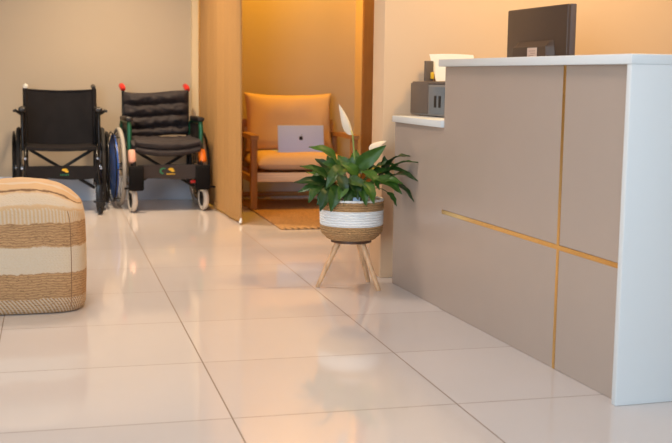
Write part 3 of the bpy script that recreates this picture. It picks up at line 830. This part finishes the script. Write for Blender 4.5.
PZ = 0.2295+0.165
pl_ = thing('peace_lily', 'peace lily with dark glossy leaves and two cream flowers growing in the woven basket', 'plant', (PX, PY, PZ))
def leaf(root, start, tip, width, lift=0.25, face=(0, -0.55, 0.85), fold=0.20, droop=0.0, nlen=14, nw=6, twist=0.0):
    """local coordinates from the soil centre: petiole root -> blade start -> tip"""
    root, start, tip = Vector(root), Vector(start), Vector(tip)
    d = tip-start; L_ = d.length
    N = Vector(face).normalized()
    side = d.cross(N).normalized(); nrm = side.cross(d).normalized()
    m = MB(); bm = m.bm
    ctr = []
    for i in range(nlen+1):
        t_ = i/nlen
        p = start + d*t_ + nrm*(L_*lift*math.sin(PI*t_)*0.55) + Vector((0, 0, -droop*L_*t_*t_))
        ctr.append(p)
    top, bot = [], []
    for i, p in enumerate(ctr):
        t_ = i/nlen
        w = width*(math.sin(PI*min(1, t_**0.72)))**0.85*(1-0.25*t_) + 0.0008
        tg = (ctr[min(i+1, nlen)]-ctr[max(i-1, 0)]).normalized()
        sd = (side - tg*side.dot(tg)).normalized(); nn = sd.cross(tg).normalized()
        a_ = twist*t_; sd, nn = sd*math.cos(a_)+nn*math.sin(a_), nn*math.cos(a_)-sd*math.sin(a_)
        ra, rb = [], []
        for j in range(nw+1):
            q = 2*j/nw-1
            pt = p + sd*(q*w) + nn*(abs(q)**1.2*w*fold*1.6 + 0.0025*math.sin(t_*17+q*3)*abs(q)) 
            if j == nw//2: pt = pt - nn*0.0012
            ra.append(bm.verts.new(pt+nn*0.0005)); rb.append(bm.verts.new(pt-nn*0.0005))
        top.append(ra); bot.append(rb)
    for i in range(nlen):
        for j in range(nw):
            bm.faces.new((top[i][j], top[i][j+1], top[i+1][j+1], top[i+1][j]))
            bm.faces.new((bot[i][j], bot[i+1][j], bot[i+1][j+1], bot[i][j+1]))
        bm.faces.new((top[i][0], top[i+1][0], bot[i+1][0], bot[i][0])); bm.faces.new((top[i][nw], bot[i][nw], bot[i+1][nw], top[i+1][nw]))
    bm.faces.new([*top[0], *bot[0][::-1]]); bm.faces.new([*top[nlen][::-1], *bot[nlen]])
    # petiole
    pts = []
    tan_ = (ctr[1]-ctr[0]).normalized()
    for k in range(9):
        s_ = k/8; a0 = root; a3 = start; a1 = root + Vector((0, 0, (start-root).length*0.45)); a2 = start - tan_*(start-root).length*0.35
        pts.append(a0*(1-s_)**3 + a1*3*s_*(1-s_)**2 + a2*3*s_*s_*(1-s_) + a3*s_**3)
    m.tube(pts, [0.0032-0.0014*k/8 for k in range(9)], 6)
    return m.build('leaf', MT['leaf'], pl_, True, 60)

# pixels of the plant in the photo only served to size it: about 212 px per metre here
def P2(u, v, dy=0.0):
    k = 209.0
    a = (u-350.5)*1.04/k
    return Vector((a*0.9643 + dy*0.265, -a*0.265 + dy*0.9643, (168-v)/k + 0.577 - PZ - dy*0.09))
LV = [  # (blade start u,v) (tip u,v) half width, depth start, depth tip, lift, face
    ((336, 164), (309, 149), 0.026, -0.02, -0.06, 0.30, (0, -0.5, 0.8)),
    ((354, 168), (382, 146), 0.029, -0.03, -0.05, 0.10, (0.2, -0.9, 0.3)),
    ((328, 180), (301, 168), 0.026, -0.04, -0.08, 0.20, (0, -0.6, 0.8)),
    ((326, 184), (296, 184), 0.021, -0.05, -0.12, 0.15, (0, -0.8, 0.6)),
    ((324, 186), (299, 194), 0.018, -0.03, -0.07, 0.20, (0, -0.8, 0.6)),
    ((322, 184), (310, 204), 0.020, -0.06, -0.13, 0.25, (-0.5, -0.8, 0.4)),
    ((385, 172), (411, 163), 0.016, -0.05, -0.20, 0.20, (0, -0.4, 0.9)),
    ((383, 170), (404, 157), 0.020, 0.00, -0.16, 0.25, (0, -0.5, 0.8)),
    ((386, 178), (411, 181), 0.019, -0.06, -0.21, 0.25, (0, -0.5, 0.9)),
    ((372, 178), (397, 194), 0.030, -0.08, -0.16, 0.20, (0.2, -0.8, 0.7)),
    ((388, 184), (408, 201), 0.015, -0.08, -0.19, 0.25, (0.3, -0.7, 0.6)),
    ((384, 192), (393, 206), 0.012, -0.04, -0.05, 0.20, (0.5, -0.8, 0.3)),
    ((381, 170), (381, 156), 0.017, 0.00, 0.01, 0.05, (0.1, -1, 0.1)),
    ((334, 172), (326, 157), 0.024, 0.02, 0.04, 0.10, (0, -0.9, 0.3)),
    ((330, 188), (321, 212), 0.024, -0.10, -0.15, 0.25, (-0.3, -0.9, 0.3)),
    ((336, 186), (331, 212), 0.026, -0.12, -0.165, 0.25, (-0.1, -0.9, 0.3)),
    ((362, 182), (371, 204), 0.024, -0.12, -0.16, 0.20, (0.2, -0.9, 0.3)),
    ((350, 178), (356, 200), 0.024, -0.11, -0.16, 0.25, (0.1, -0.9, 0.3)),
    ((338, 176), (345, 196), 0.022, -0.12, -0.15, 0.25, (0.1, -0.9, 0.4)),
    ((352, 186), (343, 206), 0.020, -0.10, -0.15, 0.20, (-0.1, -0.9, 0.3)),
    ((360, 172), (376, 190), 0.026, -0.06, -0.12, 0.35, (0.2, -0.7, 0.6)),
    ((344, 168), (326, 190), 0.028, -0.05, -0.12, 0.35, (-0.2, -0.7, 0.6)),
    ((348, 172), (336, 156), 0.026, 0.05, 0.08, 0.10, (0, -0.9, 0.3)),
    ((352, 166), (354, 150), 0.020, 0.04, 0.08, 0.10, (0, -0.9, 0.2)),
    ((362, 170), (370, 154), 0.024, 0.05, 0.08, 0.10, (0, -0.9, 0.3)),
    ((366, 176), (390, 176), 0.024, 0.00, -0.06, 0.30, (0, -0.6, 0.8)),
    ((340, 176), (312, 178), 0.024, 0.02, 0.00, 0.30, (0, -0.6, 0.8)),
    ((346, 180), (364, 188), 0.022, -0.12, -0.15, 0.20, (0.1, -0.9, 0.4)),
    ((334, 184), (316, 196), 0.022, -0.02, -0.06, 0.30, (-0.1, -0.7, 0.6)),
    ((366, 184), (388, 186), 0.024, -0.04, -0.12, 0.30, (0.1, -0.7, 0.6)),
    ((330, 172), (314, 160), 0.018, 0.06, 0.08, 0.20, (0, -0.7, 0.6)),
    ((356, 176), (340, 164), 0.024, -0.04, -0.06, 0.20, (0, -0.8, 0.5)),
    ((346, 170), (362, 158), 0.026, -0.01, 0.00, 0.15, (0, -0.8, 0.5)),
    ((328, 190), (318, 206), 0.018, -0.08, -0.11, 0.25, (-0.4, -0.8, 0.3)),
    ((350, 174), (330, 168), 0.026, 0.08, 0.16, 0.25, (0, -0.4, 0.9)),
    ((356, 174), (378, 168), 0.026, 0.08, 0.15, 0.25, (0, -0.4, 0.9)),
    ((350, 176), (352, 166), 0.026, 0.10, 0.20, 0.35, (0, -0.2, 0.9)),
    ((376, 184), (398, 184), 0.022, -0.06, -0.15, 0.30, (0.1, -0.7, 0.6)),
    ((370, 172), (394, 166), 0.020, 0.02, -0.06, 0.30, (0, -0.6, 0.8)),
    ((340, 170), (322, 164), 0.024, -0.02, -0.02, 0.25, (0, -0.7, 0.6)),
    ((324, 182), (306, 174), 0.018, 0.04, 0.05, 0.25, (0, -0.5, 0.8)),
    ((374, 180), (402, 172), 0.020, 0.00, -0.13, 0.30, (0, -0.5, 0.8)),
    ((344, 184), (338, 200), 0.020, -0.13, -0.165, 0.2, (0, -0.9, 0.4)),
    ((358, 186), (364, 206), 0.018, -0.12, -0.165, 0.2, (0.1, -0.9, 0.4)),
]
for i, (a, c, w, d0, d1, lf_, fc) in enumerate(LV):
    ang = math.atan2(-0.3+random.uniform(-.3, .3), (a[0]-350)/40)
    rr = random.uniform(0.01, 0.05)
    leaf((rr*math.cos(ang), rr*math.sin(ang)*0.8, 0.004), P2(*a, d0), P2(*c, d1), w*1.36, lf_, fc, 0.18, 0.0, twist=random.uniform(-0.25, 0.25))

def bloom(root, neck, tip, width, bend):
    root, neck, tip = Vector(root), Vector(neck), Vector(tip)
    pts = [root.lerp(neck, k/10) + Vector((bend*math.sin(PI*k/10), 0, 0)) for k in range(11)]
    fl = MB().tube(pts, [0.0042-0.0012*k/10 for k in range(11)], 8).build('flower_stem', MT['stem'], pl_)
    d = tip-neck; L_ = d.length; side = d.cross(Vector((0.5, -1, 0.1))).normalized(); nn = side.cross(d).normalized()
    if nn.y < 0: nn = -nn
    def f(u, v):
        q = 2*u-1; w = width*(math.sin(PI*min(1, v**0.62)))**0.9 + 0.0006
        p = neck + d*v + side*(q*w) - nn*(0.012*math.sin(PI*v)) + nn*(abs(q)**1.6*w*1.0)
        return p+nn*0.0005, p-nn*0.0005
    MB().grid(f, 10, 22).build('spathe', MT['spathe'], fl, True, 70)
    MB().tube([neck, neck+d*0.12, neck+d*0.45+nn*0.004, neck+d*0.5+nn*0.004], [0.004, 0.0065, 0.0055, 0.002], 10).build('spadix', MT['spadix'], fl)
bloom((0.010, -0.01, 0.004), P2(350.5, 136, -0.01), P2(337, 106, -0.02), 0.024, 0.006)
bloom((0.035, 0.02, 0.004), P2(367, 152, 0.03), P2(383, 141, 0.04), 0.022, 0.012)
tg_ = MB().box((-0.030, -0.128, 0.025), (0.005, -0.126, 0.052), 0.0005, 1).build('plant_tag', MT['label'], pl_)
tg_['label'] = 'pale blue plant tag'
